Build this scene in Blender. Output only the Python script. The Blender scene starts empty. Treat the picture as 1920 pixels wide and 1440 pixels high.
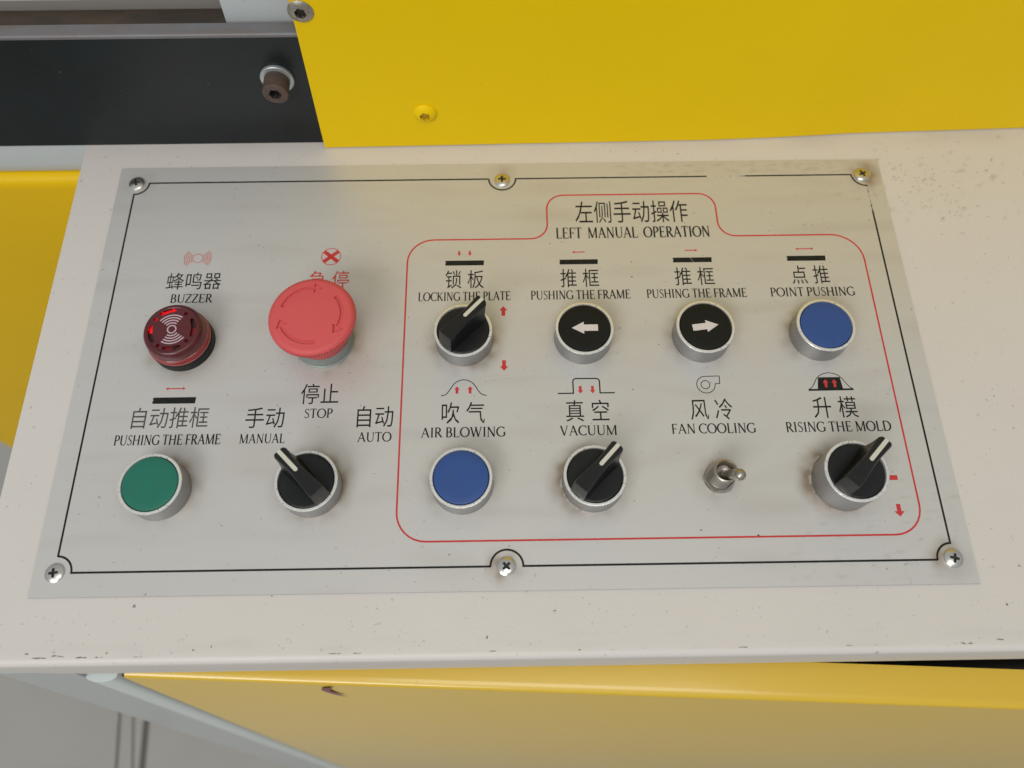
import bpy, bmesh, math, random
from mathutils import Vector, Matrix, noise
S = 0.001                      # everything below is written in millimetres
rnd = random.Random(7)
PI = math.pi
C = bpy.context.scene.collection

# ------------------------------------------------------------------ camera
cam = bpy.data.cameras.new('camera')
co = bpy.data.objects.new('camera', cam); C.objects.link(co)
co.matrix_world = Matrix(((0.999887, 0.013915, -0.005604, 1.89 * S),
                          (-0.015000, 0.923190, -0.384051, -154.06 * S),
                          (-0.000170, 0.384092, 0.923295, 330.93 * S), (0, 0, 0, 1)))
cam.sensor_width = 36; cam.lens = 1442 / 1920 * 36
cam.clip_start = 0.01; cam.clip_end = 60
cam.dof.use_dof = True; cam.dof.focus_distance = 0.352; cam.dof.aperture_fstop = 7.5
bpy.context.scene.camera = co

# ------------------------------------------------------------------ world and lamps (a bright workshop hall)
world = bpy.data.worlds.new('World'); bpy.context.scene.world = world; world.use_nodes = True
wn = world.node_tree.nodes; wl = world.node_tree.links
bg = wn['Background']
tc = wn.new('ShaderNodeTexCoord'); sp = wn.new('ShaderNodeSeparateXYZ'); cr = wn.new('ShaderNodeValToRGB')
mr = wn.new('ShaderNodeMapRange'); mr.inputs[1].default_value = -1; mr.inputs[2].default_value = 1
wl.new(tc.outputs['Generated'], sp.inputs[0]); wl.new(sp.outputs['Z'], mr.inputs[0]); wl.new(mr.outputs[0], cr.inputs[0])
e = cr.color_ramp.elements
e[0].position = 0.0; e[0].color = (0.16, 0.16, 0.16, 1)
e[1].position = 1.0; e[1].color = (0.62, 0.63, 0.62, 1)
for p_, c_ in ((0.47, (0.22, 0.22, 0.215, 1)), (0.56, (0.46, 0.47, 0.48, 1)), (0.75, (0.55, 0.56, 0.56, 1))):
    k = e.new(p_); k.color = c_
wl.new(cr.outputs[0], bg.inputs['Color']); bg.inputs['Strength'].default_value = 0.70

def area(name, loc, target, sx, sy, power, col):
    l = bpy.data.lights.new(name, 'AREA'); l.shape = 'RECTANGLE'; l.size = sx; l.size_y = sy
    l.energy = power; l.color = col
    o = bpy.data.objects.new(name, l); C.objects.link(o); o.location = loc
    o.rotation_euler = (Vector(target) - Vector(loc)).to_track_quat('-Z', 'Y').to_euler()
area('window_light', (-1.2, -2.3, 2.2), (0, 0, 0), 1.9, 1.2, 50, (1.0, 0.985, 0.96))
area('ceiling_light', (0.2, -1.0, 3.0), (0, 0, 0), 1.6, 1.0, 19, (1.0, 0.96, 0.90))

vs = bpy.context.scene.view_settings
vs.view_transform = 'Standard'; vs.look = 'None'; vs.gamma = 1; vs.exposure = 0.12; vs.use_curve_mapping = False

# ------------------------------------------------------------------ materials
def M(name, col, rough=0.5, metal=0.0, var=0.0, vscale=6.0, vcol=None, spec=0.5, bump=0.0, bscale=900.0,
      sthr=0.69, specks=0.0, speckcol=(0.06, 0.05, 0.04), sscale=160.0, rvar=0.0, stretch=None, coat=0.0, crough=0.08, attr=None, attrcol=None):
    """principled paint/metal with large mottling, fine grain relief and small dirt specks"""
    m = bpy.data.materials.new(name); m.use_nodes = True
    n = m.node_tree.nodes; l = m.node_tree.links; b = n['Principled BSDF']
    b.inputs['Roughness'].default_value = rough; b.inputs['Metallic'].default_value = metal
    b.inputs['Specular IOR Level'].default_value = spec
    b.inputs['Coat Weight'].default_value = coat; b.inputs['Coat Roughness'].default_value = crough
    if coat >= 1: b.inputs['Coat IOR'].default_value = 1.8
    t = n.new('ShaderNodeTexCoord'); mp = n.new('ShaderNodeMapping'); l.new(t.outputs['Object'], mp.inputs[0])
    if stretch: mp.inputs['Scale'].default_value = stretch
    out = None
    base = n.new('ShaderNodeRGB'); base.outputs[0].default_value = (*col, 1); out = base.outputs[0]
    def mix(fac, colr):
        nonlocal out
        x = n.new('ShaderNodeMix'); x.data_type = 'RGBA'
        l.new(fac, x.inputs['Factor']); l.new(out, x.inputs['A']); x.inputs['B'].default_value = (*colr, 1)
        out = x.outputs['Result']
    def ramp(src, a, b_, v0, v1):
        r = n.new('ShaderNodeMapRange'); r.inputs[1].default_value = a; r.inputs[2].default_value = b_
        r.inputs[3].default_value = v0; r.inputs[4].default_value = v1; l.new(src, r.inputs[0]); return r.outputs[0]
    if var:
        nz = n.new('ShaderNodeTexNoise'); nz.inputs['Scale'].default_value = vscale; nz.inputs['Detail'].default_value = 6
        nz.inputs['Roughness'].default_value = 0.62; l.new(mp.outputs[0], nz.inputs[0])
        mix(ramp(nz.outputs[0], 0.35, 0.7, 0, var), vcol or tuple(c * 0.6 for c in col))
        if rvar: l.new(ramp(nz.outputs[0], 0.3, 0.7, rough - rvar, rough + rvar), b.inputs['Roughness'])
    if specks:
        nz = n.new('ShaderNodeTexNoise'); nz.inputs['Scale'].default_value = sscale; nz.inputs['Detail'].default_value = 2
        l.new(t.outputs['Object'], nz.inputs[0])
        n2 = n.new('ShaderNodeTexNoise'); n2.inputs['Scale'].default_value = sscale * 0.09; l.new(t.outputs['Object'], n2.inputs[0])
        a = n.new('ShaderNodeMath'); a.operation = 'MULTIPLY'
        l.new(ramp(nz.outputs[0], sthr, sthr + 0.05, 0, specks), a.inputs[0]); l.new(ramp(n2.outputs[0], 0.45, 0.62, 0.1, 1), a.inputs[1])
        mix(a.outputs[0], speckcol)
    if attr:
        at = n.new('ShaderNodeAttribute'); at.attribute_name = attr
        mix(at.outputs['Fac'], attrcol)
    l.new(out, b.inputs['Base Color'])
    if bump:
        nz = n.new('ShaderNodeTexNoise'); nz.inputs['Scale'].default_value = bscale; nz.inputs['Detail'].default_value = 3
        l.new(mp.outputs[0], nz.inputs[0])
        bp = n.new('ShaderNodeBump'); bp.inputs['Strength'].default_value = bump; bp.inputs['Distance'].default_value = 0.0002
        l.new(nz.outputs[0], bp.inputs['Height']); l.new(bp.outputs[0], b.inputs['Normal'])
    return m

def emit(name, col, strength):
    m = bpy.data.materials.new(name); m.use_nodes = True; b = m.node_tree.nodes['Principled BSDF']
    b.inputs['Base Color'].default_value = (*col, 1); b.inputs['Emission Color'].default_value = (*col, 1)
    b.inputs['Emission Strength'].default_value = strength; b.inputs['Roughness'].default_value = 0.3
    return m

beige = M('beige_powder_coat', (0.605, 0.575, 0.54), 0.48, var=0.10, vscale=9, bump=0.35, bscale=1100, specks=0.55, sscale=420, speckcol=(0.16, 0.13, 0.10), attr='dirt', attrcol=(0.20, 0.17, 0.14))
alu = M('satin_aluminium_sheet', (0.57, 0.565, 0.545), 0.41, metal=0.33, var=0.10, vscale=30, vcol=(0.43, 0.42, 0.395), rvar=.03, bump=0.04, bscale=420, stretch=(1, 7, 1), specks=0.4, sscale=380, speckcol=(0.12, 0.10, 0.08), attr='dirt', attrcol=(0.30, 0.24, 0.18))
alu_edge = M('cut_sheet_edge', (0.10, 0.10, 0.10), 0.6, metal=0.3)
ink_black = M('black_screen_print', (0.009, 0.011, 0.010), 0.55, spec=0.15, var=0.2, vscale=300, vcol=(0.07, 0.07, 0.06))
ink_red = M('red_screen_print', (0.50, 0.030, 0.032), 0.5, spec=0.2, var=0.25, vscale=200, vcol=(0.56, 0.16, 0.14))
ink_faint = M('faded_black_print', (0.20, 0.19, 0.17), 0.5, var=0.7, vscale=400, vcol=(0.40, 0.38, 0.35))
ink_worn = M('worn_grey_print', (0.055, 0.055, 0.052), 0.55, spec=0.15, var=0.5, vscale=350, vcol=(0.16, 0.155, 0.15))
yellow = M('yellow_enamel', (0.80, 0.55, 0.0), 0.45, spec=0.16, var=0.35, vscale=9, vcol=(0.74, 0.49, 0.0), bump=0.08, bscale=500, specks=0.3, sscale=600, speckcol=(0.4, 0.25, 0.01))
yellow_door = M('glossy_yellow_enamel', (0.64, 0.42, 0.015), 0.34, spec=0.6, coat=0.8, crough=0.16, var=0.12, vscale=6, vcol=(0.64, 0.40, 0.01), specks=0.35, sscale=420, speckcol=(0.2, 0.12, 0.03), bump=0.05, bscale=300)
yellow_dull = M('yellow_side_paint', (0.74, 0.47, 0.003), 0.45, spec=0.2, var=0.1, vscale=8)
black_paint = M('black_blue_beam_paint', (0.009, 0.014, 0.016), 0.42, spec=0.28, var=0.6, vscale=22, vcol=(0.004, 0.004, 0.003), bump=0.25, bscale=500, specks=0.5, sscale=300, speckcol=(0.09, 0.09, 0.08))
beam_sheen = M('painted_beam_sheen', (0.17, 0.175, 0.19), 0.5, metal=0.25, var=0.8, vscale=45, vcol=(0.16, 0.125, 0.10), bump=0.3, bscale=600, stretch=(1, 3, 3), specks=0.7, sscale=400)  # mottled grey; overhead reflection on the beam top put into the colour
brown_steel = M('dark_brown_steel', (0.045, 0.034, 0.026), 0.45, metal=0.3, var=0.7, vscale=30, vcol=(0.11, 0.075, 0.05), stretch=(1, 4, 1), bump=0.3)
grey_table = M('grey_worktop', (0.30, 0.28, 0.26), 0.5, var=0.3, vscale=12)
pale_blue = M('pale_blue_grey_paint', (0.52, 0.56, 0.57), 0.40, var=0.08, vscale=10, specks=0.6, sscale=110, speckcol=(0.2, 0.2, 0.2))
frame_grey = M('grey_frame_paint', (0.40, 0.42, 0.42), 0.30, var=0.1, vscale=8)
concrete = M('painted_floor', (0.34, 0.34, 0.325), 0.45, var=0.35, vscale=3)
seam_dark = M('dark_floor_seam', (0.10, 0.095, 0.085), 0.8, var=0.6, vscale=20, vcol=(0.12, 0.11, 0.09))
bezel_m = M('satin_nickel_bezel', (0.33, 0.33, 0.335), 0.38, metal=0.85, var=0.35, vscale=240, vcol=(0.30, 0.29, 0.27), stretch=(1, 1, 0.25), bump=0.15, bscale=900, specks=0.5, sscale=900)
rim_m = M('polished_worn_rim', (0.84, 0.84, 0.81), 0.26, metal=0.65, var=0.2, vscale=500, vcol=(0.50, 0.49, 0.46), specks=1.0, sthr=0.60, sscale=1100, speckcol=(0.10, 0.09, 0.08), bump=0.3, bscale=1300)
gap_m = M('dark_gap', (0.01, 0.01, 0.01), 0.7)
green_m = M('green_button_plastic', (0.006, 0.150, 0.100), 0.42, var=0.4, vscale=120, vcol=(0.015, 0.11, 0.075), bump=0.15, bscale=1500, specks=0.15, sscale=900)
blue_m = M('blue_button_plastic', (0.017, 0.068, 0.26), 0.42, var=0.5, vscale=150, vcol=(0.030, 0.060, 0.18), bump=0.15, bscale=1500, specks=0.5, sscale=1000, speckcol=(0.15, 0.2, 0.3))
blackcap_m = M('black_button_plastic', (0.008, 0.009, 0.008), 0.48, spec=0.2, specks=0.6, sscale=1100, speckcol=(0.16, 0.16, 0.15), bump=0.2, bscale=1500)
knob_m = M('black_knob_plastic', (0.006, 0.007, 0.0075), 0.36, spec=0.36, var=0.4, vscale=130, vcol=(0.011, 0.012, 0.012), bump=0.2, bscale=1300, specks=0.25, sscale=900, speckcol=(0.09, 0.09, 0.08))
white_print = M('white_arrow_print', (0.62, 0.58, 0.57), 0.5, var=0.25, vscale=600, vcol=(0.42, 0.38, 0.38))
cream = M('cream_pointer_inlay', (0.58, 0.57, 0.48), 0.5, var=0.2, vscale=300)
estop_m = M('red_mushroom_plastic', (0.60, 0.092, 0.095), 0.50, spec=0.3, var=0.2, vscale=90, vcol=(0.53, 0.075, 0.078), bump=0.12, bscale=1200, specks=0.25, sscale=700, speckcol=(0.3, 0.05, 0.05))
collar_m = M('grey_green_cast_collar', (0.25, 0.28, 0.27), 0.5, metal=0.4, var=0.4, vscale=150, vcol=(0.25, 0.28, 0.27), bump=0.3)
buzz_m = M('dark_red_translucent_lens', (0.075, 0.008, 0.012), 0.34, var=0.35, vscale=70, vcol=(0.16, 0.012, 0.018), coat=0.15)
buzz_m.node_tree.nodes['Principled BSDF'].inputs['Subsurface Weight'].default_value = 0.2
buzz_m.node_tree.nodes['Principled BSDF'].inputs['Subsurface Radius'].default_value = (0.004, 0.0004, 0.0004)
buzz_rim = M('red_translucent_rim', (0.26, 0.018, 0.018), 0.25, var=0.3, vscale=70, coat=0.4)
buzz_print = M('pinkish_white_print', (0.50, 0.37, 0.41), 0.5)
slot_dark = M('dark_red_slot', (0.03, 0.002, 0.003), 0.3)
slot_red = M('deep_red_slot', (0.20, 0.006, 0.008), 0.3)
glow = emit('lit_red_lamp', (0.75, 0.006, 0.010), 0.28)
base_black = M('black_base_rubber', (0.006, 0.008, 0.008), 0.5, spec=0.2)
chrome = M('nickel_screw', (0.66, 0.66, 0.65), 0.27, metal=0.95, var=0.4, vscale=400, vcol=(0.45, 0.42, 0.34), rvar=0.06)
cross_m = M('dark_recess', (0.03, 0.026, 0.02), 0.6, metal=0.3)  # recess faces in a darker tone than the screw head
toggle_m = M('nickel_plated_brass', (0.42, 0.39, 0.35), 0.30, metal=0.9, var=0.4, vscale=260, vcol=(0.33, 0.30, 0.26), bump=0.2)
washer_m = M('zinc_washer', (0.42, 0.46, 0.46), 0.42, metal=0.55, var=0.3, vscale=120)
rust_m = M('rusty_bolt', (0.13, 0.085, 0.065), 0.6, metal=0.3, var=0.8, vscale=160, vcol=(0.05, 0.045, 0.045), bump=0.5)
dull_screw = M('dull_steel_screw', (0.42, 0.39, 0.34), 0.4, metal=0.8, var=0.6, vscale=500, vcol=(0.2, 0.18, 0.15), bump=0.6, bscale=1500)
purple = M('purple_ink_stain', (0.15, 0.045, 0.07), 0.5, var=0.5, vscale=200, vcol=(0.3, 0.12, 0.1))
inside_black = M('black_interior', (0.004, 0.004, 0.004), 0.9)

# ------------------------------------------------------------------ mesh helpers
def link(name, me, parent=None, mats=(), loc=None, rot=None):
    o = bpy.data.objects.new(name, me); C.objects.link(o)
    if parent is not None: o.parent = parent
    for m in (mats if isinstance(mats, (list, tuple)) else [mats]): me.materials.append(m)
    if loc: o.location = [v * S for v in loc]
    if rot: o.rotation_euler = rot
    return o
def mesh(name, verts, faces, smooth=None, fm=None):
    me = bpy.data.meshes.new(name)
    me.from_pydata([(x * S, y * S, z * S) for x, y, z in verts], [], faces)
    if fm: me.polygons.foreach_set('material_index', fm)
    if smooth is not None:
        me.polygons.foreach_set('use_smooth', [True] * len(me.polygons))
        me.set_sharp_from_angle(angle=math.radians(smooth))
    me.update(); return me
def empty(name, loc, label, cat, group=None, rz=0):
    o = bpy.data.objects.new(name, None); C.objects.link(o); o.empty_display_size = 0.01
    o.location = [v * S for v in loc]; o.rotation_euler = (0, 0, rz)
    return tag(o, label, cat, group)
def tag(o, label=None, cat=None, group=None, kind=None):
    if label: o['label'] = label
    if cat: o['category'] = cat
    if group: o['group'] = group
    if kind: o['kind'] = kind
    return o
def lathe(prof, n=72, tooth=None, smooth=38):
    """prof: (r, z) from outside-bottom inward; a last point with r=0 closes the top"""
    V = []; F = []
    rows = []
    for j, (r, z) in enumerate(prof):
        if r == 0: V.append((0, 0, z)); rows.append([len(V) - 1]); continue
        row = []
        for i in range(n):
            a = 2 * PI * i / n; rr = r
            if tooth and j in tooth: rr = r + (tooth[j] if i % 2 else 0)
            V.append((rr * math.cos(a), rr * math.sin(a), z)); row.append(len(V) - 1)
        rows.append(row)
    for a, b in zip(rows, rows[1:]):
        for i in range(n):
            k = (i + 1) % n
            if len(b) == 1: F.append((a[i], a[k], b[0]))
            elif len(a) == 1: F.append((a[0], b[k], b[i]))
            else: F.append((a[i], a[k], b[k], b[i]))
    return V, F
def lathe_mesh(name, prof, n=72, tooth=None, smooth=38):
    V, F = lathe(prof, n, tooth); return mesh(name, V, F, smooth)
def polar(name, radii, n, zf, mf=None, smooth=30, skirt=None):
    """closed disc with a relief: zf(r, angle) height, mf(r, angle) material index"""
    V = [(0, 0, zf(0, 0))]; F = []; FM = []
    for r in radii:
        for i in range(n):
            a = 2 * PI * i / n; V.append((r * math.cos(a), r * math.sin(a), zf(r, a)))
    for i in range(n):
        F.append((0, 1 + i, 1 + (i + 1) % n)); FM.append(mf(radii[0] / 2, 2 * PI * (i + .5) / n) if mf else 0)
    for j in range(len(radii) - 1):
        b0 = 1 + j * n; b1 = b0 + n
        for i in range(n):
            k = (i + 1) % n
            F.append((b0 + i, b1 + i, b1 + k, b0 + k))
            FM.append(mf((radii[j] + radii[j + 1]) / 2, 2 * PI * (i + .5) / n) if mf else 0)
    if skirt:
        last = 1 + (len(radii) - 1) * n
        for (r, z) in skirt:
            nb = len(V)
            for i in range(n):
                a = 2 * PI * i / n; V.append((r * math.cos(a), r * math.sin(a), z))
            for i in range(n):
                k = (i + 1) % n; F.append((last + i, nb + i, nb + k, last + k)); FM.append(0)
            last = nb
    return mesh(name, V, F, smooth, FM)
def box_mesh(name, x0, x1, y0, y1, z0, z1, bev=0.0, seg=3, smooth=40):
    bm = bmesh.new(); bmesh.ops.create_cube(bm, size=1)
    for v in bm.verts:
        v.co = ((x0 + x1) / 2 + v.co.x * (x1 - x0), (y0 + y1) / 2 + v.co.y * (y1 - y0), (z0 + z1) / 2 + v.co.z * (z1 - z0))
    if bev: bmesh.ops.bevel(bm, geom=bm.edges[:], offset=bev, segments=seg, affect='EDGES', profile=0.5)
    for v in bm.verts: v.co *= S
    me = bpy.data.meshes.new(name); bm.to_mesh(me); bm.free()
    me.polygons.foreach_set('use_smooth', [True] * len(me.polygons)); me.set_sharp_from_angle(angle=math.radians(smooth))
    return me
def prism(poly, z0, z1):
    """solid from a flat outline (counter-clockwise)"""
    n = len(poly); V = [(x, y, z0) for x, y in poly] + [(x, y, z1) for x, y in poly]
    F = [tuple(range(n - 1, -1, -1)), tuple(range(n, 2 * n))] + [(i, (i + 1) % n, n + (i + 1) % n, n + i) for i in range(n)]
    return V, F
def sweep(poly_yz, x0, x1):
    """profile in (y, z) swept along x, closed ends"""
    n = len(poly_yz); V = [(x0, y, z) for y, z in poly_yz] + [(x1, y, z) for y, z in poly_yz]
    F = [tuple(range(n)), tuple(range(2 * n - 1, n - 1, -1))] + [(i, n + i, n + (i + 1) % n, (i + 1) % n) for i in range(n)]
    return V, F
class Ink:
    """flat printed shapes on the plate; every shape lies a hair above the one before"""
    def __init__(s, z=0.02): s.V = []; s.F = []; s.z = z
    def _z(s): s.z += 0.0012; return s.z
    def poly(s, pts):
        z = s._z(); b = len(s.V); s.V += [(x, y, z) for x, y in pts]; s.F.append(tuple(range(b, b + len(pts))))
    def line(s, pts, w, closed=False):
        """pts (x, y) or (x, y, width)"""
        z = s._z(); P = [(p[0], p[1], p[2] if len(p) > 2 else w) for p in pts]; n = len(P); b = len(s.V)
        for i, (x, y, ww) in enumerate(P):
            if closed: a, c = P[i - 1], P[(i + 1) % n]
            else: a, c = P[max(i - 1, 0)], P[min(i + 1, n - 1)]
            d1 = Vector((x - a[0], y - a[1])); d2 = Vector((c[0] - x, c[1] - y))
            if d1.length < 1e-9: d1 = d2
            if d2.length < 1e-9: d2 = d1
            d1.normalize(); d2.normalize(); t = d1 + d2
            if t.length < 1e-6: t = d1
            t.normalize(); nr = Vector((-t.y, t.x)); k = ww / 2 / max(0.35, abs(nr.dot(Vector((-d1.y, d1.x)))))
            s.V += [(x + nr.x * k, y + nr.y * k, z), (x - nr.x * k, y - nr.y * k, z)]
        for i in range(n if closed else n - 1):
            j = (i + 1) % n; s.F.append((b + 2 * i, b + 2 * i + 1, b + 2 * j + 1, b + 2 * j))
    def arrow(s, x0, y0, x1, y1, shaft, head_w, head_l):
        d = Vector((x1 - x0, y1 - y0)); L = d.length; d.normalize(); nn = Vector((-d.y, d.x))
        def q(u, v): p = Vector((x0, y0)) + d * u + nn * v; return (p.x, p.y)
        s.poly([q(0, -shaft / 2), q(L - head_l, -shaft / 2), q(L - head_l, -head_w / 2), q(L, 0), q(L - head_l, head_w / 2), q(L - head_l, shaft / 2), q(0, shaft / 2)])
    def obj(s, name, mat, parent, label=None, loc=None):
        me = mesh(name, s.V, s.F)
        bm = bmesh.new(); bm.from_mesh(me)
        for f in bm.faces:
            if f.normal.z < 0: f.normal_flip()
        bmesh.ops.triangulate(bm, faces=[f for f in bm.faces if len(f.verts) > 4]); bm.to_mesh(me); bm.free()
        o = link(name, me, parent, mat, loc)
        if label: o['label'] = label
        return o
def arc(cx, cy, rx, ry, a0, a1, n=14, w=None):
    out = []
    for i in range(n + 1):
        a = math.radians(a0 + (a1 - a0) * i / n)
        p = (cx + rx * math.cos(a), cy + ry * math.sin(a))
        out.append(p + (w(a),) if w else p)
    return out
def rounded(pts, closed=True, n=8):
    """pts (x, y, radius) -> polyline with filleted corners"""
    out = []; N = len(pts)
    for i, (x, y, r) in enumerate(pts):
        a = Vector(pts[i - 1][:2]); c = Vector(pts[(i + 1) % N][:2]); p = Vector((x, y))
        if r <= 0 or (not closed and i in (0, N - 1)): out.append((x, y)); continue
        d1 = (a - p).normalized(); d2 = (c - p).normalized(); ang = d1.angle(d2); t = r / math.tan(ang / 2)
        p0 = p + d1 * t; p1 = p + d2 * t; cen = p + (d1 + d2).normalized() * (r / math.sin(ang / 2))
        a0 = math.atan2(p0.y - cen.y, p0.x - cen.x); a1 = math.atan2(p1.y - cen.y, p1.x - cen.x)
        while a1 - a0 > PI: a1 -= 2 * PI
        while a1 - a0 < -PI: a1 += 2 * PI
        out += [(cen.x + r * math.cos(a0 + (a1 - a0) * k / n), cen.y + r * math.sin(a0 + (a1 - a0) * k / n)) for k in range(n + 1)]
    return out

# ------------------------------------------------------------------ setting: floor
fl = link('floor', mesh('floor', [(-3000, -2500, -850), (3000, -2500, -850), (3000, 3000, -850), (-3000, 3000, -850)], [(0, 1, 2, 3)]), None, concrete)
tag(fl, kind='structure')
k = Ink(-849); k.line([(-566, -60), (-556, -120), (-543, -240), (-530, -420)], 3); k.line([(-545, -60), (-534, -150), (-520, -240), (-505, -420)], 2); k.line([(-516, -120), (-508, -240), (-498, -420)], 8)
tag(k.obj('floor_seam', seam_dark, fl), 'dark double seam running along the grey floor')

# ------------------------------------------------------------------ control box
def dirt_near(x, y, spots):
    d = 0
    for sx, sy, r, amt, ang in spots:
        q = math.hypot(x - sx, y - sy)
        if r < q < r + 9:
            t = (q - r) / 9; a = math.atan2(y - sy, x - sx)
            lobe = 0.35 + 0.65 * max(0, math.cos(a - ang))
            d = max(d, amt * lobe * (1 - t) ** 1.6)
    return d
def sheet(name, x0, x1, y0, y1, z, step, f):
    nx = int((x1 - x0) / step); ny = int((y1 - y0) / step); V = []; F = []; D = []
    for j in range(ny + 1):
        for i in range(nx + 1):
            x = x0 + (x1 - x0) * i / nx; y = y0 + (y1 - y0) * j / ny
            V.append((x, y, z)); D.append(f(x, y))
    for j in range(ny):
        for i in range(nx):
            a = j * (nx + 1) + i; F.append((a, a + 1, a + nx + 2, a + nx + 1))
    return V, F, D
def n3(x, y, s, o=0): return noise.noise((x / s, y / s, o))
def box_dirt(x, y):
    d = 0
    d = max(d, 0.16 * max(0, (min(y, 124) - 116) / 8) * (0.6 + n3(x, y, 30))) if y > 114 else d
    g = n3(x, y, 2.4, 4)
    if y < -128: d = max(d, 0.12 * max(0, n3(x * 0.2, y, 4, 9)))
    if x > 198 and y > 60: d = max(d, 0.8 * max(0, n3(x * .6, y, 2.2, 2) - 0.42) * 1.6)
    return min(d, 0.8)
# one bent steel sheet: top, rolled front edge, front lip, hidden back and floor of the box
YF = -137.4; R0 = 3.2
cr_prof = [(YF + R0 - R0 * math.sin(a), -0.6 - R0 + R0 * math.cos(a)) for a in [PI / 2 * i / 6 for i in range(7)]]
V, F, D = sheet('t', -222, 420, YF + R0, 138.2, -0.6, 2.0, box_dirt)
nx = int((420 + 222) / 2.0) + 1
prev = list(range(nx))
for (y, z) in cr_prof[1:] + [(YF, -40), (YF + .6, -83), (YF + 3, -84.5), (YF + 30, -84.6)]:
    row = []
    for i in range(nx):
        x = -222 + 642 * i / (nx - 1)
        V.append((x, y, z)); D.append(0); row.append(len(V) - 1)
    for i in range(nx - 1): F.append((row[i], row[i + 1], prev[i + 1], prev[i]))
    prev = row
b = len(V)   # left side and bottom, straight flanges
V += [(-222, YF + R0, -0.6), (-222, 138.2, -0.6), (-222, 138.2, -84.6), (-222, YF + .6, -84.6), (420, 138.2, -84.6), (420, YF + .6, -84.6), (420, YF + R0, -.6), (420, 138.2, -.6)]
D += [0] * 8
F += [(b, b + 1, b + 2, b + 3), (b + 6, b + 5, b + 4, b + 7)]
me = mesh('control_box', V, F, 30)
at = me.attributes.new('dirt', 'FLOAT', 'POINT'); at.data.foreach_set('value', D)
cbx = link('control_box', me, None, beige)
tag(cbx, 'beige powder coated steel control box carrying the aluminium panel, with rolled front edge', 'control box')

k = Ink(-0.575)
for x0, y0, l, w in ((-195, -131.5, 3.0, .3), (-183, -132.5, 5, .35), (-174, -133.3, 6, .5), (-190, -133.5, 6, .4), (-163, -131.8, 1.2, .4), (-166, -133.6, 3, .3), (-150, -133.8, 4, .25), (-128, -131, 1.2, .5), (-121, -130, 1.0, .3),
                     (-70, -133.8, 5, .3), (-61, -133.6, 3, .3), (-5, -133.9, 4, .3), (30, -134, 2, .3), (96, -133.9, 6, .25), (140, -134, 3, .25), (188, -133.2, 5, .3), (203, -131.8, 4, .3), (-155, -113.6, 1.1, 1.0), (-98, -110, .6, .6), (-8, -128, 1, .8), (20, -118, 1.1, .6), (209, -118, 1.3, .9), (223, -108, .7, .6)):
    for _ in range(4):
        a = x0 + rnd.uniform(-l / 2, l / 2) * .8; b_ = max(-134.1, y0 - .7 + rnd.uniform(-.35, .35)); q = l * rnd.uniform(.15, .5)
        k.line([(a - q / 2, b_, w * .3), (a, b_ + rnd.uniform(-.1, .1), w), (a + q / 2, b_ + rnd.uniform(-.15, .15), w * .25)], w)
for _ in range(130):
    x0 = rnd.uniform(-221, 300); y0 = rnd.choice((rnd.uniform(-134, -111.5), rnd.uniform(110.5, 121))) if x0 < 200 else rnd.uniform(-134, 120)
    l = rnd.choice((.25, .3, .35, .45)); a = rnd.uniform(-.5, .5); k.line([(x0, y0), (x0 + l * math.cos(a), y0 + l * math.sin(a))], .18)
for _ in range(90):
    x0 = rnd.gauss(225, 16); y0 = rnd.gauss(96, 14)
    if x0 > 203 and y0 < 123: l = rnd.uniform(.3, 1.5); k.line([(x0, y0, .08), (x0 + l / 2, y0 + rnd.uniform(-.1, .2), rnd.uniform(.1, .25)), (x0 + l, y0 + rnd.uniform(-.2, .3), .08)], 1)
k.obj('dirt_crumbs', M('dark_dirt', (0.17, 0.145, 0.115), .8), cbx, 'tiny dark crumbs and chipped spots on the beige paint')['kind'] = 'stuff'
# ------------------------------------------------------------------ the aluminium control panel
COLX = (-152.0, -85.2, -18.7, 38.3, 95.0, 150.8); ROWT, ROWB = 6.8, -64.4
stain = [(-18.7, 6.8, 13, .55, math.radians(-20)), (-18.7, 6.8, 13, .35, math.radians(200)), (38.3, 6.8, 13, .2, 0), (95, 6.8, 13, .3, math.radians(170)),
         (150.8, 6.8, 13, .35, math.radians(170)), (-152, -64.4, 13, .35, math.radians(40)), (-85.2, -64.4, 13, .65, math.radians(30)), (-18.7, -64.4, 13, .3, math.radians(150)),
         (38.3, -64.4, 13, .7, math.radians(160)), (148.5, -64.4, 13, .7, math.radians(190)), (-152, 6.8, 14, .3, math.radians(230)), (-85.2, 6.8, 14, .3, math.radians(-30)),
         (95, -64, 7, .3, math.radians(100)), (-190, 100, 3.5, .2, 0), (190, 100, 3.5, .9, 0), (190, -100, 3.5, .6, math.radians(150)), (.5, -100, 3.5, .5, math.radians(190)), (.5, 99.6, 3.5, .3, 1.5)]
def plate_dirt(x, y):
    d = dirt_near(x, y, stain) * (0.45 + 0.9 * max(0, n3(x, y, 5, 1) + .35)) * 2.3
    g = n3(x, y, 1.9, 4)
    d = max(d, max(0, g - 0.68) * 1.4)
    if y > 101 and x > 60: d = max(d, .45 * max(0, n3(x * .4, y, 1.8, 7) + .05))
    if x > 150 and y > 80: d = max(d, .5 * max(0, n3(x * .5, y, 2.4, 8) - .15))
    if x > 120 and y < -70: d = max(d, .4 * max(0, n3(x * .3, y, 1.6, 8) - .18))
    d = max(d, .22 * max(0, n3(x * .2, y, 9, 12) - .1))
    return min(1, d)
V, F, D = sheet('t', -200, 199.5, -110.3, 109.7, 0, 1.25, plate_dirt)
nxp = int(399.5 / 1.25); nyp = int(220 / 1.25)
nb = len(V)
ring = [i for i in range(nxp + 1)] + [j * (nxp + 1) + nxp for j in range(1, nyp + 1)] + [nyp * (nxp + 1) + i for i in range(nxp - 1, -1, -1)] + [j * (nxp + 1) for j in range(nyp - 1, 0, -1)]
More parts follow.
